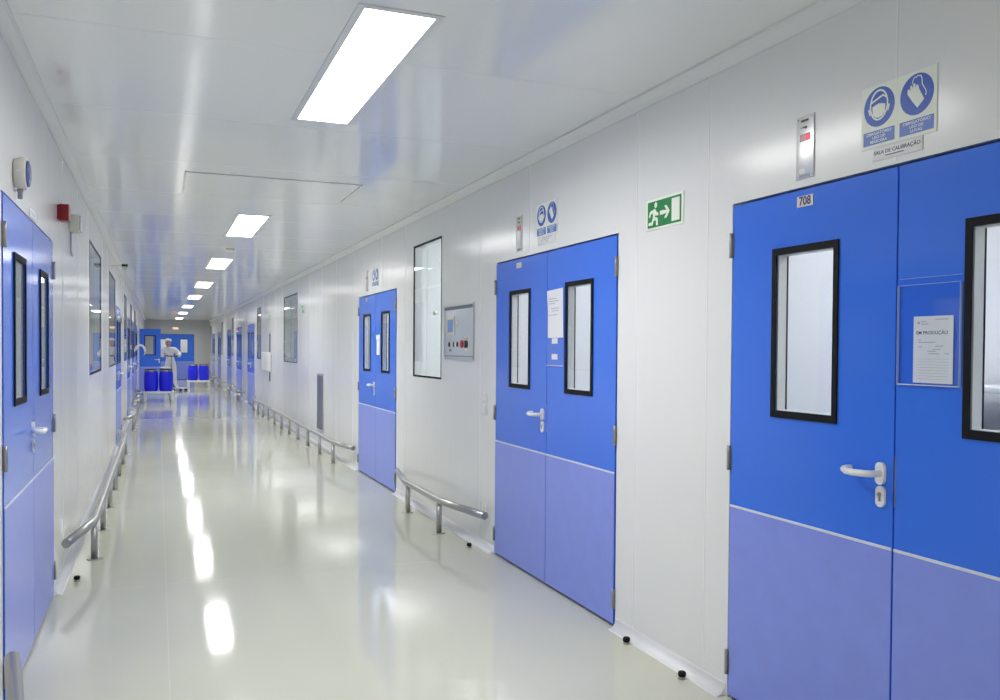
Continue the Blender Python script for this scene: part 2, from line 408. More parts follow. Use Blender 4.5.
# ------------------------------------------------------------------ fixed windows in the long walls
def make_window(name, wd, mw, label):
    t = thing(name, label, 'window', kind='structure', mw=mw)
    h = wd / 2 - 0.002; v = (WZ1 - WZ0) - 0.002
    m = MB(); m.slab((-h, h), (0.002, v), [(-h + 0.012, h - 0.012, 0.018, v - 0.016)], -0.012, 0.0025, M['black']); m.build('window_frame', t)
    m = MB(); m.slab((-h, h), (0.002, v), [(-h + 0.010, h - 0.010, 0.012, v - 0.012)], -0.079, -0.0122, M['liner']); m.build('window_liner', t)
    m = MB(); m.box(-h + 0.0125, h - 0.0125, 0.0185, v - 0.0165, -0.006, 0.0, M['pane']); m.build('window_pane', t)
    m = MB(); m.box(-h + 0.0125, h - 0.0125, 0.0185, v - 0.0165, -0.072, -0.067, M['pane']); m.build('rear_window_pane', t)
    return t
k = 1
RN = ['tall window on the right between the second and third double doors', 'wide window on the right past the long rail grille', 'window on the right beside the fourth double door',
      'window on the right between far doors', 'far window on the right before the last doors', 'last window on the right, by the end wall']
for (a, b), l in zip(RWIN, RN): make_window('window_%d' % k, b - a, frame_r((a + b) / 2, WZ0), l); k += 1
LN = ['nearest window on the left, past the white box', 'second window on the left', 'third window on the left', 'fourth window on the left', 'last window on the left']
for (a, b), l in zip(LWIN, LN): make_window('window_%d' % k, b - a, frame_l((a + b) / 2, WZ0), l); k += 1

# ------------------------------------------------------------------ ceiling lights
def make_light(wd, ln, fmat, watts=0, spread=150):
    t = thing('ceiling_light')
    m = MB(); m.slab((-wd / 2 - 0.03, wd / 2 + 0.03), (-ln / 2 - 0.03, ln / 2 + 0.03), [(-wd / 2, wd / 2, -ln / 2, ln / 2)], -0.005, -0.001, M['frame']); m.build('light_frame', t)
    m = MB(); m.box(-wd / 2 + 0.001, wd / 2 - 0.001, -ln / 2 + 0.001, ln / 2 - 0.001, -0.004, -0.0015, fmat); m.build('diffuser', t)
    if watts:
        li = bpy.data.lights.new('lamp_tubes', 'AREA'); li.shape = 'RECTANGLE'; li.size = wd; li.size_y = ln; li.energy = watts; li.spread = math.radians(spread); li.color = (1.0, 0.985, 0.96)
        lo = bpy.data.objects.new('lamp_tubes', li); COL.objects.link(lo); lo.parent = t; lo.location = (0, 0, -0.007)
    return t
LX = 0.847
lt = make_light(0.272, 1.655, M['lamp'], 31.0, 168)
LIGHTS = [(3.99, 'nearest and largest lit ceiling panel'), (9.31, 'second lit ceiling panel, past the access panel'), (13.62, 'third lit ceiling panel, past the round sensor'), (18.3, 'fourth lit ceiling panel along the corridor'),
          (22.8, 'fifth lit ceiling panel along the corridor'), (28.1, 'third lit ceiling panel counted from the end wall'), (33.5, 'second lit ceiling panel counted from the end wall'), (39.6, 'last lit ceiling panel, by the end wall'), (-1.3, 'lit ceiling panel behind the viewpoint')]
for i, (y, l) in enumerate(LIGHTS):
    if i == 0: lt.matrix_world = at(LX, y, H); tag(lt, l, 'ceiling light', 'ceiling lights along the corridor')
    else: dup(lt, at(LX, y, H), l)
rl = make_light(0.9, 1.2, M['roomlamp']); first = True
for x, ys in ((3.5, (-1.5, 2.1, 5.0, 7.4, 9.7, 13.5, 17.6, 22.5, 26.5, 31.0, 35.0, 40.0)), (0.7, (44.2,)), (-1.9, (1.0, 5.4, 9.4, 13.9, 20.0, 28.5, 38.0))):  # unseen lamps, added so the rooms look bright through the panes
    for y in ys:
        l = 'unseen ceiling lamp added to light the room behind the corridor wall'
        if first: rl.matrix_world = at(x, y, H); tag(rl, l, 'ceiling light', 'added ceiling lamps in side rooms'); first = False
        else: dup(rl, at(x, y, H), l)

# ceiling access panel, round sensor
t = thing('ceiling_access_panel', 'flush rectangular access panel in the ceiling between first two lights', 'access panel', mw=at(0.82, 6.97, H))
m = MB(); m.box(-0.628, 0.628, -0.39, 0.39, -0.006, -0.001, M['ceiling']); m.build('cover', t)
for x in (-0.64, 0.632): m = MB(); m.box(x, x + 0.008, -0.40, 0.40, -0.010, -0.001, M['white']); m.build('edge_strip', t)
m = MB(); m.lathe([(0.055, -0.001), (0.055, -0.014), (0.042, -0.03), (0.030, -0.038), (0.012, -0.040)], M['cream'], 24)
tag(m.build('smoke_detector', loc=(0.853, 11.5, H)), 'round cream sensor on ceiling between second and third lights', 'smoke detector')

# ------------------------------------------------------------------ signs on the right wall
def exit_sign(mw, label):
    t = thing('exit_sign', label, 'sign', 'green emergency exit signs', mw=mw)
    m = MB(); m.box(-0.163, 0.163, -0.075, 0.075, 0.001, 0.004, M['signwhite']); m.build('sign_board', t)
    m = MB(); m.box(-0.150, 0.145, -0.064, 0.064, 0.0042, 0.005, M['green']); m.build('green_field', t)
    m = MB(); m.box(0.066, 0.133, -0.054, 0.054, 0.0052, 0.006, M['signwhite']); m.build('door_symbol', t)
    m = MB(); m.prism([(-0.037, -0.010), (0.0, -0.010), (0.0, 0.010), (-0.037, 0.010)], 0.0052, 0.006, M['signwhite'])
    m.prism([(0.002, 0.030), (0.022, 0.030), (0.050, 0.0), (0.022, -0.030), (0.002, -0.030), (0.022, -0.006), (0.0005, -0.0095), (0.0005, 0.0095), (0.022, 0.006)], 0.0052, 0.006, M['signwhite'])
    m.build('arrow', t)
    m = MB(); z0, z1, W = 0.0052, 0.006, M['signwhite']
    m.prism([(-0.075 + 0.013 * math.cos(a), 0.044 + 0.014 * math.sin(a)) for a in [k * PI / 7 for k in range(14)]], z0, z1, W)     # head
    m.prism([(-0.100, 0.022), (-0.082, 0.028), (-0.068, 0.012), (-0.052, 0.004), (-0.050, -0.010), (-0.080, -0.006), (-0.082, -0.014), (-0.100, -0.018)], z0, z1, W)   # torso and front arm
    m.prism([(-0.101, 0.021), (-0.101, 0.008), (-0.120, 0.002), (-0.124, -0.012), (-0.136, -0.010), (-0.130, 0.014), (-0.113, 0.022)], z0, z1, W)  # back arm
    m.prism([(-0.1005, -0.0185), (-0.0815, -0.0145), (-0.056, -0.020), (-0.054, -0.056), (-0.070, -0.056), (-0.072, -0.031), (-0.092, -0.030)], z0, z1, W)  # front leg
    m.prism([(-0.101, -0.019), (-0.0925, -0.0305), (-0.104, -0.052), (-0.141, -0.050), (-0.139, -0.037), (-0.112, -0.036)], z0, z1, W)  # back leg
    m.build('running_figure', t)
    return t
ex = exit_sign(frame_r(3.575, 2.152), 'green running man exit sign with white border, left of the nearest door')
dup(ex, frame_r(14.72, 2.148), 'small far exit sign just left of... ')['label'] = 'small distant green exit sign nearer of two, beside the wide window'
dup(ex, frame_r(19.38, 2.155), '')['label'] = 'tiny distant green exit sign farther of two, above the white wall box'

def disc(m, cx, cy, r, z0, z1, mt, n=36): m.prism([(cx + r * math.cos(2 * PI * k / n), cy + r * math.sin(2 * PI * k / n)) for k in range(n)], z0, z1, mt)
def blob(m, pts, z0, z1, mt): m.prism(pts, z0, z1, mt)
def ell(cx, cy, rx, ry, a0, a1, n): return [(cx + rx * math.cos(a0 + (a1 - a0) * k / n), cy + ry * math.sin(a0 + (a1 - a0) * k / n)) for k in range(n + 1)]
def safety_sign(which, mw, label):
    t = thing('mask_sign' if which == 'mask' else 'glove_sign', label, 'sign', 'blue safety signs above the doors', mw=mw)
    W = M['signwhite']; B = M['signblue']
    m = MB(); m.box(-0.0775, 0.0775, -0.105, 0.105, 0.001, 0.0035, W); m.build('sign_board', t)
    m = MB(); disc(m, 0, 0.030, 0.066, 0.0037, 0.0045, B); m.build('blue_disc', t)
    m = MB(); m.box(-0.067, 0.067, -0.094, -0.048, 0.0037, 0.0045, M['captionblue']); cp = m.build('caption_panel', t)
    lines = ['OBRIGATÓRIO', 'USO DE', 'MÁSCARA' if which == 'mask' else 'LUVAS']
    for i, l in enumerate(lines): text('caption_line', l, 0.014, W, cp, (0, -0.0575 - 0.0135 * i, 0.0047), 0.0002, 1.15, bold=0.0001)
    m = MB(); z0, z1 = 0.0047, 0.0054
    if which == 'mask':
        # outline of a head: ring, hairline and mask
        o = ell(0, 0.036, 0.040, 0.052, 0, 2 * PI, 30); i = ell(0, 0.036, 0.034, 0.046, 0, 2 * PI, 30)
        for k in range(30): m.prism([o[k], o[k + 1], i[k + 1], i[k]], z0, z1, W)
        m.prism([(-0.034, 0.046), (-0.02, 0.050), (0.004, 0.058), (0.018, 0.062), (0.034, 0.050), (0.036, 0.056), (0.018, 0.068), (0.0, 0.063), (-0.02, 0.056), (-0.035, 0.052)], z0, z1, W)
        h = MB(); h.prism([(-0.028, 0.034), (-0.014, 0.038), (0.0, 0.041), (0.014, 0.038), (0.028, 0.034), (0.026, 0.008), (0.014, -0.004), (0.0, -0.007), (-0.014, -0.004), (-0.026, 0.008)], z0, z1 + 0.0003, W)
        h.prism([(-0.047, 0.028), (-0.041, 0.030), (-0.036, 0.008), (-0.041, 0.008)], z0, z1, W); h.prism([(0.047, 0.028), (0.041, 0.030), (0.036, 0.008), (0.041, 0.008)], z0, z1, W)
        m.build('head_outline', t); h.build('mask_symbol', t)
    else:
        # a front glove in solid white and the outline of a second one behind it
        m.prism([(-0.036, 0.038), (-0.035, 0.052), (-0.029, 0.053), (-0.025, 0.043), (-0.025, 0.062), (-0.018, 0.062), (-0.015, 0.048), (-0.013, 0.067), (-0.006, 0.066), (-0.004, 0.050), (0.0, 0.061), (0.006, 0.058), (0.010, 0.044), (0.030, 0.008), (0.004, -0.014), (-0.010, 0.002), (-0.016, 0.010)], z0, z1, W)
        m.build('front_glove', t)
        h = MB(); o = [(-0.018, 0.066), (-0.014, 0.080), (-0.008, 0.086), (-0.002, 0.084), (0.004, 0.089), (0.010, 0.086), (0.016, 0.086), (0.020, 0.076), (0.022, 0.056), (0.036, 0.034), (0.038, 0.024), (0.034, 0.018)]
        for p, q in zip(o, o[1:]):
            d = (Vector(q) - Vector(p)).normalized() * 0.0016; nx, ny = -d.y, d.x
            h.prism([(p[0] + nx, p[1] + ny), (p[0] - nx, p[1] - ny), (q[0] - nx, q[1] - ny), (q[0] + nx, q[1] + ny)], z0, z1, W)
        h.build('rear_glove_outline', t)
    return t
ms = safety_sign('mask', frame_r(2.249, 2.283), 'blue face mask sign above the nearest right door')
gs = safety_sign('glove', frame_r(2.0935, 2.283), 'blue glove sign above the nearest right door')
dup(ms, frame_r(5.008, 2.306), 'blue face mask sign above the second right door'); dup(gs, frame_r(4.8525, 2.306), 'blue glove sign above the second right door')
dup(ms, frame_r(9.60, 2.285), 'small blue face mask sign above the third right door'); dup(gs, frame_r(9.4445, 2.285), 'small blue glove sign above the third right door')

t = thing('room_name_plate', 'white room name plate reading SALA DE CALIBRAÇÃO under the signs at nearest door', 'sign', mw=frame_r(2.172, 2.154))
m = MB(); m.box(-0.104, 0.104, -0.023, 0.023, 0.001, 0.004, M['white'], 0.0012); m.build('plate_board', t)
text('plate_lettering', 'SALA DE CALIBRAÇÃO', 0.0175, M['ink'], t, (0, 0.003, 0.0042), 0.0003, 1.08, bold=0.0002)
m = MB(); m.box(-0.046, 0.03, -0.0125, -0.0095, 0.0042, 0.0048, M['ink']); m.build('underline', t)
t = thing('room_name_plate', 'faint white room name plate under the signs at second door', 'sign', mw=frame_r(4.935, 2.178))
m = MB(); m.box(-0.128, 0.128, -0.026, 0.026, 0.001, 0.004, M['white'], 0.0012); m.build('plate_board', t)
for i, (a, b) in enumerate(((-0.06, 0.09), (-0.08, 0.05), (-0.02, 0.03))): m = MB(); m.box(a, b, 0.012 - 0.012 * i, 0.015 - 0.012 * i, 0.0042, 0.0046, M['greyink']); m.build('print_line', t)

def indicator(mw, label):
    t = thing('door_indicator_panel', label, 'indicator panel', 'steel indicator panels above the doors', mw=mw)
    m = MB(); m.box(-0.047, 0.047, -0.118, 0.118, 0.001, 0.005, M['plate'], 0.001); m.build('face_plate', t)
    m = MB(); m.box(-0.028, 0.028, 0.022, 0.050, 0.0052, 0.0065, M['reddisp']); dd = m.build('display', t)
    for x in (0.004, 0.013, 0.020): m = MB(); m.box(x, x + 0.005, 0.026, 0.046, 0.0066, 0.0072, M['redlit']); m.build('lit_segment', dd)
    m = MB(); m.box(-0.028, 0.004, -0.098, -0.080, 0.0052, 0.0062, M['white']); m.build('white_label', t)
    m = MB(); m.box(-0.028, 0.028, -0.115, -0.102, 0.0052, 0.0062, M['grille']); m.build('speaker_slot', t)
    m = MB(); m.box(-0.022, 0.018, 0.096, 0.104, 0.0052, 0.0058, M['dark']); m.build('brand_mark', t).name = 'printed_mark'
    m = MB(); m.prism([(-0.024, 0.076), (0.0, 0.078), (0.004, 0.074), (-0.002, 0.072), (-0.024, 0.074)], 0.0052, 0.0062, M['dark']); m.box(0.0, 0.01, 0.069, 0.078, 0.0052, 0.0064, M['dark']); m.build('lock_arrow', t)
    for x in (-0.038, 0.038):
        for z in (-0.108, 0.108): m = MB(); m.lathe([(0.0035, 0.0051), (0.003, 0.0062)], M['hinge'], 10, 'z', (x, z, 0)); m.build('screw', t)
    return t
ip = indicator(frame_r(2.606, 2.254), 'steel plate with red display above the nearest right door')
dup(ip, frame_r(5.37, 2.268), 'steel plate with red display above the second right door')
dup(ip, frame_r(9.93, 2.272), 'small steel plate with red display above the third right door')

# ------------------------------------------------------------------ papers and pockets on the doors
D = 0.0046
t = thing('document_holder', 'clear acrylic document pocket on the nearest right door', 'document holder', mw=frame_r(2.030, 1.549))
m = MB(); m.box(-0.118, 0.118, -0.168, 0.172, D + 0.0004, D + 0.002, M['acrylic']); m.build('back_sheet', t)
m = MB(); m.box(-0.118, 0.118, -0.168, 0.150, 0.0120, 0.0134, M['acrylic']); m.build('front_sheet', t)
m = MB(); m.box(-0.118, 0.118, -0.1715, -0.1685, D + 0.0004, 0.0134, M['strip']); m.build('bottom_edge', t)
for x in (-0.1195, 0.1178): m = MB(); m.box(x, x + 0.0017, -0.1685, 0.150, D + 0.0004, 0.0134, M['acrylic_edge']); m.build('side_edge', t)
m = MB(); m.box(-0.118, 0.118, 0.1502, 0.1516, 0.0120, 0.0134, M['acrylic_edge']); m.build('top_edge', t)
m = MB(); m.box(-0.118, 0.118, 0.1722, 0.1736, D + 0.0004, D + 0.002, M['acrylic_edge']); m.build('top_edge', t)
t = thing('notice_sheet', 'printed paper notice inside the clear pocket on the nearest right door', 'paper', mw=frame_r(2.012, 1.492))
m = MB(); m.box(-0.0745, 0.0745, -0.106, 0.106, 0.008, 0.0088, M['paper']); m.build('sheet', t)
text('heading', 'EM PRODUÇÃO', 0.0150, M['ink'], t, (-0.004, 0.053, 0.009), 0.0002, 1.12, bold=0.0001)
m = MB(); m.box(-0.058, -0.050, 0.082, 0.089, 0.009, 0.0094, M['greyink']); m.build('printed_emblem', t)
for a, b, z in ((-0.045, -0.025, 0.088), (-0.045, -0.018, 0.080), (0.008, 0.057, 0.094), (-0.055, -0.046, 0.030), (-0.055, 0.01, 0.022), (-0.055, -0.04, 0.008), (0.01, 0.04, 0.010), (0.0, 0.03, 0.0), (-0.02, 0.012, -0.006), (-0.015, 0.025, -0.014), (0.045, 0.06, -0.014)):
    m = MB(); m.box(a, b, z, z + 0.0022, 0.009, 0.0093, M['greyink']); m.build('print_line', t)
for i in range(8):
    m = MB(); m.box(-0.058, 0.058, -0.030 - 0.009 * i, -0.0292 - 0.009 * i, 0.009, 0.0092, M['greyink']); m.build('ruled_line', t)
t = thing('document_holder', 'clear document pocket with white tags on the second right door', 'document holder', mw=frame_r(4.785, 1.50))
m = MB(); m.box(-0.112, 0.112, -0.112, 0.20, D + 0.0004, D + 0.0016, M['acrylic']); m.build('back_sheet', t)
m = MB(); m.box(-0.112, 0.112, -0.115, -0.111, D + 0.0004, 0.012, M['strip']); m.build('bottom_edge', t)
for z in (0.022, -0.075): m = MB(); m.box(-0.046, 0.036, z, z + 0.034, 0.0068, 0.0076, M['paper']); m.build('white_tag', t)
t = thing('notice_sheet', 'white printed sheet hanging on the second right door', 'paper', mw=frame_r(4.787, 1.707))
m = MB(); m.prism([(-0.102, -0.150), (0.116, -0.148), (0.108, 0.152), (-0.120, 0.144), (-0.104, 0.02)], 0.0068, 0.0078, M['paper']); m.build('sheet', t)
for a, b, z in ((-0.09, 0.02, 0.09), (-0.09, 0.05, 0.075), (-0.09, 0.0, 0.06), (-0.06, 0.06, 0.03), (-0.05, 0.05, 0.015), (-0.09, 0.03, -0.01)):
    m = MB(); m.box(a, b, z, z + 0.004, 0.008, 0.0083, M['greyink']); m.build('print_line', t)
t = thing('notice_sheet', 'small white sheet on the third right door', 'paper', mw=frame_r(9.372, 1.528))
m = MB(); m.prism([(-0.055, -0.112), (0.078, -0.112), (0.085, 0.112), (-0.09, 0.108), (-0.078, 0.06), (-0.055, 0.05)], D + 0.0003, D + 0.0013, M['paper']); m.build('sheet', t)
m = MB(); m.box(-0.04, 0.06, 0.05, 0.056, D + 0.0015, D + 0.0018, M['greyink']); m.build('print_line', t)
t = thing('warning_strip', 'red and white strip at the top of a distant right door', 'sign', mw=frame_r(27.45, 2.03))
m = MB(); m.box(-0.40, 0.40, -0.03, 0.03, D + 0.0003, D + 0.003, M['warnred']); m.build('red_band', t)
m = MB(); m.box(-0.40, 0.40, -0.055, -0.031, D + 0.0003, D + 0.003, M['white']); m.build('white_band', t)

# ------------------------------------------------------------------ control panel, switches, socket, grille
t = thing('control_panel', 'grey metal control panel with screen and red button beside the tall window', 'control panel', mw=frame_r(6.62, 1.622))
m = MB(); m.box(-0.357, 0.357, -0.22, 0.22, 0.001, 0.006, M['panelsteel'], 0.001); m.build('face_plate', t)
m = MB(); m.slab((-0.365, 0.365), (-0.226, 0.226), [(-0.355, 0.355, -0.216, 0.216)], 0.0062, 0.011, M['plate']); m.build('panel_rim', t)
m = MB(); m.box(-0.29, -0.09, -0.02, 0.135, 0.0065, 0.012, M['cream'], 0.002); b = m.build('screen_bezel', t)
m = MB(); m.box(-0.262, -0.125, 0.004, 0.108, 0.0123, 0.013, M['screen']); m.build('screen', b)
m = MB(); m.box(-0.35, 0.35, 0.187, 0.213, 0.0064, 0.008, M['grille']); m.build('header_strip', t)
m = MB(); m.box(-0.35, 0.35, -0.196, -0.190, 0.0064, 0.008, M['grille']); m.build('lower_strip', t)
for x, c in ((-0.225, 'dark'), (-0.165, 'white'), (-0.105, 'dark'), (-0.065, 'white'), (-0.018, 'dark')):
    m = MB(); m.lathe([(0.021, 0.0065), (0.021, 0.011), (0.018, 0.013), (0.006, 0.0135)], M[c], 18, 'z', (x, -0.098, 0)); tag(m.build('push_button', t), 'black button' if c == 'dark' else 'white button')
m = MB(); m.lathe([(0.016, 0.0065), (0.016, 0.012), (0.032, 0.014), (0.032, 0.022), (0.012, 0.026)], M['redbtn'], 18, 'z', (0.115, -0.096, 0)); tag(m.build('emergency_button', t), 'red mushroom button')
m = MB(); m.lathe([(0.03, 0.0065), (0.03, 0.013), (0.026, 0.016)], M['dark'], 18, 'z', (0.205, -0.098, 0)); m.box(0.2, 0.21, -0.125, -0.07, 0.016, 0.024, M['dark']); kb = m.build('rotary_switch', t)
m = MB(); m.box(0.18, 0.232, -0.072, -0.045, 0.0065, 0.0085, M['yellow']); tag(m.build('yellow_plate', t), 'yellow plate')
m = MB(); m.box(0.175, 0.225, -0.15, -0.128, 0.0065, 0.0085, M['white']); m.build('button_label', t)
m = MB(); m.box(-0.045, -0.015, 0.055, 0.105, 0.0065, 0.012, M['white']); m.build('card_reader', t)
m = MB(); m.lathe([(0.012, 0.0065), (0.012, 0.014)], M['hinge'], 14, 'z', (-0.2, -0.145, 0)); m.build('key_lock', t)
m = MB(); m.lathe([(0.016, 0.001), (0.016, 0.03), (0.008, 0.034)], M['white'], 14, 'z')
tag(m.build('window_stud'), 'small pale round knob on the glass edge of the tall window', 'knob').matrix_world = frame_r(7.22, 1.80)

t = thing('light_switch', 'white two gang light switch left of the second right door', 'light switch', mw=frame_r(6.005, 1.082))
for z in (0.041, -0.041):
    m = MB(); m.box(-0.04, 0.04, z - 0.04, z + 0.04, 0.001, 0.009, M['white'], 0.002); b = m.build('switch_plate', t)
    m = MB(); m.box(-0.025, 0.025, z - 0.025, z + 0.025, 0.0092, 0.013, M['white'], 0.001); m.build('rocker', b)
t = thing('wall_socket', 'white wall socket low on wall at the end of the short rail', 'socket', mw=frame_r(5.995, 0.295))
m = MB(); m.box(-0.042, 0.042, -0.042, 0.042, 0.001, 0.012, M['white'], 0.002); b = m.build('socket_plate', t)
m = MB(); m.lathe([(0.022, 0.0122), (0.022, 0.014), (0.02, 0.014)], M['cream'], 18, 'z'); m.build('socket_insert', t)
t = thing('light_switch', 'tiny white light switch left of the third right door', 'light switch', mw=frame_r(10.6, 1.15))
m = MB(); m.box(-0.04, 0.04, -0.04, 0.04, 0.001, 0.009, M['white'], 0.002); m.build('switch_plate', t)
m = MB(); m.box(-0.025, 0.025, -0.025, 0.025, 0.0092, 0.013, M['white'], 0.001); m.build('rocker', t)

t = thing('return_air_grille', 'narrow tall grey air grille low in the right wall above the long rail', 'air grille', mw=frame_r(13.0, 0.24))
m = MB(); m.slab((-0.26, 0.26), (0, 0.865), [(-0.235, 0.235, 0.03, 0.835)], 0.001, 0.012, M['plate']); m.build('grille_frame', t)
m = MB(); m.box(-0.234, 0.234, 0.031, 0.834, 0.001, 0.004, M['grille']); m.build('backing', t)
for k in range(16): m = MB(); m.prism([(-0.23, 0.045 + k * 0.049), (0.23, 0.045 + k * 0.049), (0.23, 0.066 + k * 0.049), (-0.23, 0.066 + k * 0.049)], 0.0045, 0.009, M['grille']); m.build('slat', t)
t = thing('wall_box', 'plain white rectangular box on the right wall beyond the wide window', 'box', mw=frame_r(19.92, 1.19))
m = MB(); m.box(-0.88, 0.88, -0.21, 0.21, 0.015, 0.024, M['white'], 0.002); m.build('box_front', t)
m = MB(); m.box(-0.86, 0.86, -0.20, 0.20, 0.001, 0.0148, M['white']); m.build('box_body', t)
for z, l, h in ((1.60, 'thin grey conduit on the right wall above the white box', 0.20), (0.86, 'thin grey conduit on the right wall below the white box', 0.10)):
    m = MB(); m.box(-0.04, 0.04, -h, h, 0.001, 0.018, M['grille'], 0.003); tag(m.build('conduit'), l, 'conduit').matrix_world = frame_r(19.3, z)

# ------------------------------------------------------------------ things on the left wall
t = thing('alarm_sounder', 'round cream alarm sounder on the left wall above the nearest left door', 'alarm', mw=frame_l(4.27, 2.235))
m = MB(); m.lathe([(0.060, 0.001), (0.062, 0.008), (0.064, 0.014), (0.070, 0.022), (0.070, 0.046), (0.066, 0.050)], M['cream'], 28); m.build('housing', t)
m = MB(); m.lathe([(0.0585, 0.0505), (0.054, 0.058), (0.04, 0.062), (0.015, 0.063)], M['lens'], 28); tag(m.build('lens', t), 'blue lens')
m = MB(); m.box(-0.076, -0.0705, -0.006, 0.006, 0.018, 0.038, M['cream']); m.box(0.0705, 0.076, -0.006, 0.006, 0.018, 0.038, M['cream']); m.build('fixing_lug', t)
m = MB(); m.lathe([(0.010, -0.110), (0.010, -0.082), (0.013, -0.080), (0.013, -0.068)], M['hinge'], 12, 'y', (0, 0, 0.022)); m.build('cable_gland', t)
t = thing('wall_label', 'small printed label plate on left wall above the nearest left door', 'label', mw=frame_l(4.853, 2.137))
m = MB(); m.box(-0.118, 0.118, -0.021, 0.021, 0.001, 0.003, M['white']); m.build('plate_board', t)
for a, b, z in ((-0.08, 0.08, 0.006), (-0.09, 0.05, -0.006)): m = MB(); m.box(a, b, z, z + 0.004, 0.0032, 0.0036, M['greyink']); m.build('print_line', t)
t = thing('fire_alarm_box', 'dark red alarm box on the left wall past the nearest left door', 'alarm', mw=frame_l(6.02, 2.315))
m = MB(); m.box(-0.06, 0.06, -0.05, 0.05, 0.012, 0.066, M['red'], 0.004); m.build('housing', t)
m = MB(); m.box(-0.055, 0.055, -0.045, 0.045, 0.001, 0.0118, M['red']); m.build('back_plate', t)
t = thing('wall_junction_box', 'cream box with a hanging conduit on the left wall beside the red alarm box', 'box', mw=frame_l(6.78, 2.345))
m = MB(); m.box(-0.075, 0.075, -0.056, 0.064, 0.001, 0.066, M['cream'], 0.006); m.build('housing', t)
m = MB(); m.box(-0.065, 0.065, -0.05, 0.058, 0.0663, 0.078, M['white'], 0.004); m.build('cover', t)
m = MB(); m.tube([(-0.05, -0.06, 0.012), (-0.05, -0.18, 0.012), (-0.01, -0.205, 0.012), (0.05, -0.215, 0.012)], 0.006, M['greyink'], 8); m.build('cable', t)
t = thing('emergency_lamp', 'small dark topped emergency lamp on an arm high on the left wall', 'lamp', mw=frame_l(12.6, 2.545))
m = MB(); m.tube([(0, 0.028, 0.001), (0, 0.028, 0.13)], 0.006, M['cream'], 8); m.build('arm', t)
m = MB(); m.box(-0.09, 0.09, 0.014, 0.042, 0.13, 0.205, M['dark'], 0.004); m.build('lamp_base', t)
m = MB(); m.box(-0.08, 0.08, -0.025, 0.0138, 0.138, 0.197, M['cream'], 0.006); m.build('lamp_diffuser', t)
t = thing('hose_arm', 'cream curved pipe arm reaching out from the left wall before the open door', 'pipe', mw=frame_l(24.25, 1.40))
m = MB(); m.lathe([(0.05, 0.001), (0.05, 0.012), (0.032, 0.02)], M['cream'], 18); m.build('wall_flange', t)
pts = [(0, 0.0, 0.02), (0, 0.05, 0.05)] + [(0, 0.05 + 0.085 * math.sin(a), 0.145 - 0.095 * math.cos(a)) for a in [k * PI / 8 for k in range(1, 8)]] + [(0, 0.03, 0.255), (0, -0.03, 0.262)]
m = MB(); m.tube(pts, 0.03, M['cream'], 12, radii=[0.03] * (len(pts) - 2) + [0.026, 0.022]); m.build('curved_pipe', t)
m = MB(); m.tube([(0, -0.032, 0.262), (0, -0.09, 0.258), (0, -0.12, 0.235)], 0.012, M['plate'], 10); m.build('nozzle', t)

# ------------------------------------------------------------------ bumper rails
def rail(side, y0, y1, posts, label):
    """tube on posts along a wall, both ends bent back to the wall"""
    s = 1 if side == 'R' else -1
    xw = XR if side == 'R' else XL
    xs = xw - s * 0.165; xe = xw - s * 0.052; z = 0.268; b = 0.62
    t = thing('bumper_rail', label, 'rail', 'steel bumper rails along the walls', mw=at(xw - s * 0.165, (y0 + y1) / 2, 0))
    ox, oy = xw - s * 0.165, (y0 + y1) / 2
    b = min(0.72, (y1 - y0) * 0.28)
    p = [(xe, y0, z), (xs + s * 0.006, y0 + b - 0.05, z), (xs, y0 + b, z), (xs, y0 + b + 0.06, z), (xs, y1 - b - 0.06, z), (xs, y1 - b, z), (xs + s * 0.006, y1 - b + 0.05, z), (xe, y1, z)]
    m = MB(); m.tube([(a - ox, c - oy, d) for a, c, d in p], 0.0285, M['steel'], 18); m.build('rail_tube', t)
    for y in posts:
        m = MB(); m.tube([(0, y - oy, 0.007), (0, y - oy, z - 0.018)], 0.0225, M['steel'], 14); q = m.build('post', t)
        m = MB(); m.lathe([(0.050, 0.0005), (0.050, 0.005), (0.044, 0.007)], M['steel'], 18, 'z', (0, y - oy, 0)); m.build('floor_flange', q)
    return t
rail('R', 5.86, 8.33, [6.61, 7.54], 'short steel bumper rail on two posts between the second and third right doors')
rail('R', 10.42, 21.9, [11.14 + 1.005 * k for k in range(11)], 'long steel bumper rail on many posts along the right wall')
rail('R', 24.6, 25.95, [25.0, 25.55], 'steel bumper rail between the fourth and fifth right doors')
rail('R', 28.15, 29.8, [28.65, 29.3], 'steel bumper rail between the fifth and sixth right doors')
rail('R', 32.0, 34.9, [32.8, 33.45, 34.1], 'steel bumper rail between the sixth and seventh right doors')
rail('R', 37.1, 38.7, [37.6, 38.2], 'steel bumper rail between the seventh and eighth right doors')
rail('R', 40.9, 42.4, [41.4, 41.9], 'farthest steel bumper rail on the right, by the end wall')
rail('L', 5.90, 13.6, [6.61 + 1.045 * k for k in range(7)], 'steel bumper rail along the left wall past the nearest left door')
rail('L', -1.6, 3.79, [-0.8, 0.2, 1.2, 2.2, 3.05], 'nearest rail end at the lower left corner')
rail('L', 15.85, 18.7, [16.65, 17.3, 17.95], 'steel bumper rail after the second left door')
rail('L', 20.75, 22.2, [21.2, 21.75], 'steel bumper rail after the third left door')
rail('L', 24.2, 25.95, [24.75, 25.4], 'steel bumper rail before the drums along the left wall')

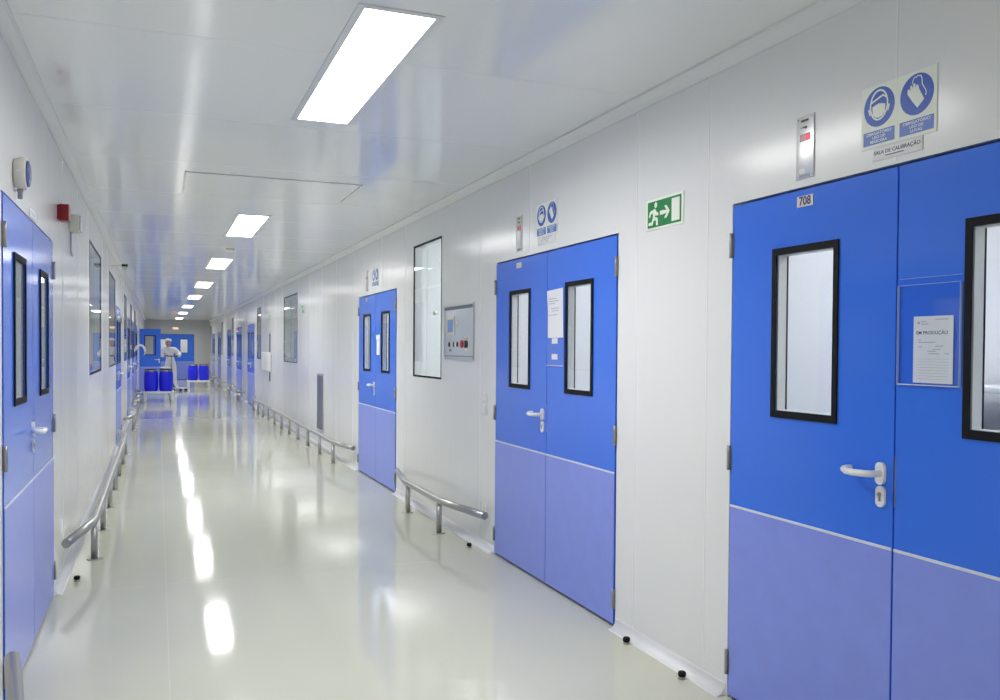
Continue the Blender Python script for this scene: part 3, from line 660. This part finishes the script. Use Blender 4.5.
# door stops on the floor
def stop(x, y, label):
    t = thing('door_stop', label, 'door stop', 'black door stops on the floor', mw=at(x, y, 0))
    m = MB(); m.lathe([(0.017, 0.0005), (0.017, 0.006), (0.012, 0.008), (0.012, 0.012)], M['hinge'], 16); m.build('base', t)
    m = MB(); m.lathe([(0.016, 0.0122), (0.0185, 0.018), (0.0185, 0.028), (0.015, 0.034), (0.006, 0.036)], M['black'], 16); m.build('rubber_cap', t)
    return t
st = stop(2.200, 3.78, 'black floor door stop near the second right door, before the skirting')
dup(st, at(2.201, 3.285, 0), 'black floor door stop beside the nearest right door')
dup(st, at(2.165, 6.05, 0), 'black floor door stop under the end of short right rail')
dup(st, at(-0.478, 6.02, 0), 'black floor door stop under the left rail end')

# ------------------------------------------------------------------ end wall lamp
t = thing('lit_exit_sign', 'small lit exit lamp above the door in the end wall', 'lamp', mw=frame_e(0.745, Y1, 2.37))
m = MB(); m.box(-0.135, 0.135, -0.05, 0.05, 0.001, 0.03, M['white'], 0.004); m.build('lamp_base', t)
m = MB(); m.box(-0.12, 0.12, -0.04, 0.04, 0.0303, 0.06, M['exitlamp'], 0.006); m.build('lamp_diffuser', t)

# ------------------------------------------------------------------ drums on white pallets
def make_drum():
    t = thing('drum')
    prof = [(0.155, 0.0), (0.172, 0.012), (0.175, 0.03), (0.168, 0.045), (0.179, 0.065), (0.184, 0.20), (0.186, 0.31), (0.184, 0.42), (0.178, 0.515), (0.167, 0.54), (0.167, 0.552)]
    m = MB(); m.lathe(prof, M['drum'], 32); m.build('drum_body', t)
    m = MB(); m.lathe([(0.168, 0.553), (0.174, 0.556), (0.178, 0.566), (0.178, 0.578), (0.174, 0.586), (0.168, 0.588)], M['hinge'], 32); cr = m.build('clamp_ring', t)
    m = MB(); m.box(-0.05, 0.05, -0.188, -0.177, 0.562, 0.582, M['plate'], 0.002); m.build('clamp_lever', cr)
    m = MB(); m.lathe([(0.165, 0.5885), (0.165, 0.602), (0.155, 0.606), (0.148, 0.594), (0.05, 0.594), (0.045, 0.6), (0.01, 0.6)], M['black'], 32); m.build('lid', t)
    return t
def make_pallet(wd, dp, top):
    t = thing('pallet')
    m = MB(); m.box(-wd / 2, wd / 2, -dp / 2, dp / 2, top - 0.055, top, M['pallet'], 0.006); m.build('deck', t)
    for sx in (-1, 1):
        for sy in (-1, 1):
            m = MB(); x, y = sx * (wd / 2 - 0.05), sy * (dp / 2 - 0.05)
            m.box(x - 0.034, x + 0.034, y - 0.034, y + 0.034, 0.001, top - 0.0555, M['pallet'], 0.005); m.build('leg', t)
    return t
pal = make_pallet(0.80, 0.90, 0.262); tag(pal, 'white pallet under the drums in front of the open door', 'pallet', 'white pallets with drums'); pal.matrix_world = at(0.022, 26.05, 0)
p2 = dup(pal, at(1.405, 34.3, 0), 'white pallet under the drums by the right wall, farther off')
dr = make_drum(); tag(dr, 'blue drum front left on the pallet before the open door', 'drum', 'blue drums on pallets'); dr.matrix_world = at(-0.183, 25.84, 0.2622)
dup(dr, at(0.208, 25.85, 0.2622), 'blue drum front right on the pallet before the open door')
dup(dr, at(-0.183, 26.26, 0.2622), 'blue drum behind the front left drum before the open door')
dup(dr, at(0.212, 26.27, 0.2622), 'blue drum behind the front right drum, with a white bag on its lid')
dup(dr, at(1.20, 34.1, 0.2622), 'left blue drum on the farther pallet by the right wall')
dup(dr, at(1.60, 34.1, 0.2622), 'right blue drum on the farther pallet by the right wall')
m = MB()
b = bmesh.new(); bmesh.ops.create_icosphere(b, subdivisions=3, radius=1)
for v in b.verts:
    n = 1 + 0.16 * math.sin(5 * v.co.x + 3 * v.co.y) + 0.12 * math.sin(7 * v.co.y - 4 * v.co.z)
    v.co = Vector((v.co.x * 0.14 * n, v.co.y * 0.11 * n, max(0.0, 0.028 + v.co.z * 0.038 * n)))
m.add(b, M['coverall'], True)
tag(m.build('plastic_bag', loc=(0.19, 26.24, 0.871)), 'crumpled white bag lying on the rear drum lid', 'bag')

# ------------------------------------------------------------------ pallet truck
PX, PY = 0.43, 31.75
t = thing('pallet_truck', 'pallet truck with upright handle standing before the person', 'pallet truck', mw=at(PX, PY, 0))
m = MB(); m.tube([(0, 0.02, 0.22), (0, 0.03, 0.7), (0, 0.05, 1.17)], 0.017, M['hinge'], 10); h = m.build('handle_shaft', t)
m = MB(); m.tube([(-0.2, 0.052, 1.19), (0, 0.052, 1.185), (0.2, 0.052, 1.19)], 0.016, M['black'], 12); m.build('grip_bar', h)
m = MB(); m.box(-0.075, 0.075, -0.06, 0.09, 0.09, 0.24, M['dark'], 0.012); m.build('pump_housing', t)
for x in (-0.09, 0.09): m = MB(); m.lathe([(0.08, x - 0.025), (0.085, x - 0.018), (0.085, x + 0.018), (0.08, x + 0.025)], M['black'], 20, 'x', (0, 0.04, 0.0855)); m.build('wheel', t)
for x in (-0.10, 0.18):
    m = MB(); m.box(x - 0.075, x + 0.075, -0.55, -0.07, 0.07, 0.115, M['pallet'], 0.008); f = m.build('fork', t); f.rotation_euler.z = 0.85
    m = MB(); m.lathe([(0.032, x - 0.05), (0.032, x + 0.05)], M['black'], 14, 'x', (0, -0.46, 0.0335)); m.build('fork_roller', f)
m = MB(); m.box(-0.175, 0.255, -0.0695, -0.0605, 0.07, 0.20, M['pallet'], 0.003); m.build('fork_bridge', t).rotation_euler.z = 0.85

# ------------------------------------------------------------------ person
def skin(name, verts, edges, mt, parent, sub=2, root=0):
    me = bpy.data.meshes.new(name); me.from_pydata([v[:3] for v in verts], edges, []); me.materials.append(mt)
    o = bpy.data.objects.new(name, me); COL.objects.link(o); o.parent = parent
    sk = o.modifiers.new('Skin', 'SKIN'); sk.use_smooth_shade = True
    lay = me.skin_vertices[0] if len(me.skin_vertices) else None
    if lay is None:
        bm = bmesh.new(); bm.from_mesh(me); bm.verts.layers.skin.verify(); bm.to_mesh(me); bm.free(); lay = me.skin_vertices[0]
    for i, v in enumerate(verts):
        lay.data[i].radius = v[3] if isinstance(v[3], tuple) else (v[3], v[3]); lay.data[i].use_root = (i == root)
    sb = o.modifiers.new('Subsurf', 'SUBSURF'); sb.levels = sub; sb.render_levels = sub
    return o
P = thing('person', 'person in white coverall and cap holding the pallet truck handle', 'person', mw=at(0.375, 32.24, 0))
V = []; Ed = []
def v(x, y, z, r): V.append((x, y, z, r)); return len(V) - 1
def e(*a):
    for p, q in zip(a, a[1:]): Ed.append((p, q))
pel = v(0.03, 0, 0.96, (0.115, 0.09)); ch = v(0.0, 0.0, 1.27, (0.13, 0.09)); sh = v(-0.02, 0, 1.42, (0.09, 0.07)); nk = v(-0.04, -0.015, 1.50, 0.05); jw = v(-0.05, -0.04, 1.575, (0.062, 0.068)); hd = v(-0.052, -0.03, 1.66, (0.072, 0.088)); cw = v(-0.054, -0.02, 1.735, (0.058, 0.07))
e(pel, ch, sh, nk, jw, hd, cw)
ns = v(-0.046, -0.125, 1.625, 0.012); e(hd, ns)
for s in (-1, 1):
    ear = v(-0.052 + s * 0.088, -0.01, 1.64, 0.014); e(hd, ear)
HP = {-1: (-0.11, -0.40), 1: (0.205, -0.40)}
for s in (-1, 1):
    a = v(s * 0.17 - 0.01, 0, 1.42, 0.06); b = v(s * 0.31, -0.06, 1.22, 0.045); hx, hy = HP[s]
    c = v(hx + s * 0.06, hy + 0.06, 1.19, 0.028); d = v(hx + s * 0.005, hy - 0.0, 1.215, (0.034, 0.02)); e(sh, a, b, c, d)
    for k in range(4):
        fx = hx + (k - 1.5) * 0.021
        f1 = v(fx, hy - 0.025, 1.232, 0.009); f2 = v(fx, hy - 0.042 - 0.003 * (k in (1, 2)), 1.212, 0.0085); f3 = v(fx, hy - 0.034, 1.183, 0.0075); e(d, f1, f2, f3)
    t1 = v(hx - s * 0.04, hy + 0.012, 1.19, 0.010); t2 = v(hx - s * 0.045, hy - 0.012, 1.168, 0.0085); e(d, t1, t2)
    hp = v(0.03 + s * 0.09, 0, 0.88, 0.085); kn = v(0.03 + s * 0.115, -0.03, 0.5, 0.058); an = v(0.03 + s * 0.135, 0.02, 0.1, 0.04); e(pel, hp, kn, an)
skin('body', V, Ed, M['skin'], P, 2)
V2 = []; Ed2 = []
def v(x, y, z, r): V2.append((x, y, z, r)); return len(V2) - 1
def e(*a):
    for p, q in zip(a, a[1:]): Ed2.append((p, q))
pel = v(0.03, 0, 0.92, (0.20, 0.145)); wa = v(0.012, 0, 1.10, (0.185, 0.135)); ch = v(0.0, 0.0, 1.28, (0.205, 0.145)); sh = v(-0.02, 0, 1.41, (0.145, 0.115)); nk = v(-0.035, -0.005, 1.495, (0.072, 0.07))
e(pel, wa, ch, sh, nk)
for s in (-1, 1):
    a = v(s * 0.185 - 0.01, 0, 1.40, 0.10); b = v(s * 0.325, -0.06, 1.23, 0.088); hx, hy = HP[s]; c = v(hx + s * 0.07, hy + 0.075, 1.195, 0.058); e(sh, a, b, c)
    hp = v(0.03 + s * 0.095, 0, 0.84, 0.115); kn = v(0.03 + s * 0.115, -0.03, 0.5, 0.092); an = v(0.03 + s * 0.135, 0.02, 0.13, 0.075); e(pel, hp, kn, an)
tag(skin('coverall', V2, Ed2, M['coverall'], P, 2), 'white coverall')
m = MB(); b = bmesh.new(); bmesh.ops.create_uvsphere(b, u_segments=24, v_segments=16, radius=1)
for q in b.verts:
    w_ = 1 + 0.05 * math.sin(6 * math.atan2(q.co.y, q.co.x))
    q.co = Vector((-0.053 + q.co.x * 0.118 * w_, 0.012 + q.co.y * 0.122 * w_, 1.722 + (q.co.z * 0.075 if q.co.z > 0 else q.co.z * (0.028 + 0.07 * max(0, q.co.y)))))
m.add(b, M['coverall'], True); tag(m.build('bouffant_cap', P), 'puffy white cap')
for s in (-1, 1):
    m = MB(); b = bmesh.new(); bmesh.ops.create_uvsphere(b, u_segments=10, v_segments=8, radius=0.010); bmesh.ops.translate(b, verts=b.verts, vec=(-0.05 + s * 0.03, -0.112, 1.66)); m.add(b, M['dark'], True); m.build('eye', P)
    x = 0.03 + s * 0.137
    prof = [(0.03, 0.0), (0.042, 0.0)]
    m = MB(); b = bmesh.new(); bmesh.ops.create_uvsphere(b, u_segments=16, v_segments=10, radius=1)
    for q in b.verts: q.co = Vector((x + q.co.x * 0.05 * (1 - 0.15 * q.co.y), -0.05 + q.co.y * 0.135, max(0.001, 0.045 + q.co.z * (0.05 if q.co.y > -0.2 else 0.04))))
    m.add(b, M['coverall'], True); m.build('overshoe', P)
m = MB(); b = bmesh.new(); bmesh.ops.create_uvsphere(b, u_segments=10, v_segments=6, radius=1)
for q in b.verts: q.co = Vector((-0.049 + q.co.x * 0.024, -0.112 + q.co.y * 0.008, 1.588 + q.co.z * 0.007))
m.add(b, M['redbtn'], True); m.build('mouth', P)

# ------------------------------------------------------------------ furniture glimpsed through the door panes
def cabinet(mw, label):
    t = thing('storage_cabinet', label, 'cabinet', mw=mw)
    m = MB(); m.box(-0.7, 0.7, -0.225, 0.225, 0.06, 2.0, M['room_wall']); m.build('cabinet_body', t)
    for x in (-0.35, 0.35):
        m = MB(); m.box(x - 0.345, x + 0.345, -0.243, -0.226, 0.08, 1.98, M['white'], 0.002); d = m.build('cabinet_door', t)
        m = MB(); m.box(x - 0.25, x + 0.25, -0.262, -0.2435, 1.20, 1.225, M['hinge']); m.build('cabinet_handle', d)
    m = MB(); m.box(-0.68, 0.68, -0.2, 0.2, 0.001, 0.0595, M['hinge']); m.build('plinth', t)
    return t
cabinet(Matrix.Translation((4.44, 5.55, 0)) @ Matrix.Rotation(-PI / 2, 4, 'Z'), 'white cabinet seen through the panes of the second right door')
t = thing('steel_bench', 'steel bench seen through the pane at the right edge of the photo', 'bench', mw=at(4.3, 2.6, 0))
m = MB(); m.box(-0.38, 0.38, -0.8, 0.8, 1.02, 1.06, M['steel'], 0.004); m.build('bench_top', t)
m = MB(); m.box(-0.38, 0.38, -0.8, 0.8, 1.28, 1.31, M['white'], 0.004); m.build('upper_shelf', t)
for x in (-0.35, 0.35):
    for y in (-0.77, 0.77): m = MB(); m.box(x - 0.02, x + 0.02, y - 0.02, y + 0.02, 0.001, 1.0195 if x < 0 else 1.2795, M['steel']); m.build('leg', t)

# ------------------------------------------------------------------ world, camera, view
wd = bpy.data.worlds.new('World'); S.world = wd; wd.use_nodes = True
wd.node_tree.nodes['Background'].inputs['Color'].default_value = (0.5, 0.52, 0.55, 1); wd.node_tree.nodes['Background'].inputs['Strength'].default_value = 0.05
cam = bpy.data.cameras.new('camera'); co = bpy.data.objects.new('camera', cam); COL.objects.link(co); S.camera = co
cam.sensor_width = 36; cam.lens = 860.81 * 36 / 1000; cam.shift_y = 16.257 / 1000; cam.clip_start = 0.05; cam.clip_end = 200
yaw, pit, rol = math.radians(21.6653), math.radians(1.09276), math.radians(0.40068)
fwd = Vector((math.sin(yaw) * math.cos(pit), math.cos(yaw) * math.cos(pit), -math.sin(pit)))
rt = Vector((math.cos(yaw), -math.sin(yaw), 0)); up = rt.cross(fwd)
r2 = rt * math.cos(rol) + up * math.sin(rol); u2 = up * math.cos(rol) - rt * math.sin(rol)
co.matrix_world = Matrix(((r2.x, u2.x, -fwd.x, 0), (r2.y, u2.y, -fwd.y, 0), (r2.z, u2.z, -fwd.z, EYE), (0, 0, 0, 1)))
S.view_settings.view_transform = 'Standard'; S.view_settings.look = 'None'; S.view_settings.gamma = 1.0
S.view_settings.use_curve_mapping = False; S.view_settings.exposure = 0.1
S.cycles.max_bounces = 10; S.cycles.diffuse_bounces = 6; S.cycles.glossy_bounces = 4; S.cycles.transparent_max_bounces = 16
S.cycles.caustics_reflective = True; S.cycles.use_denoising = True; S.cycles.sample_clamp_indirect = 6
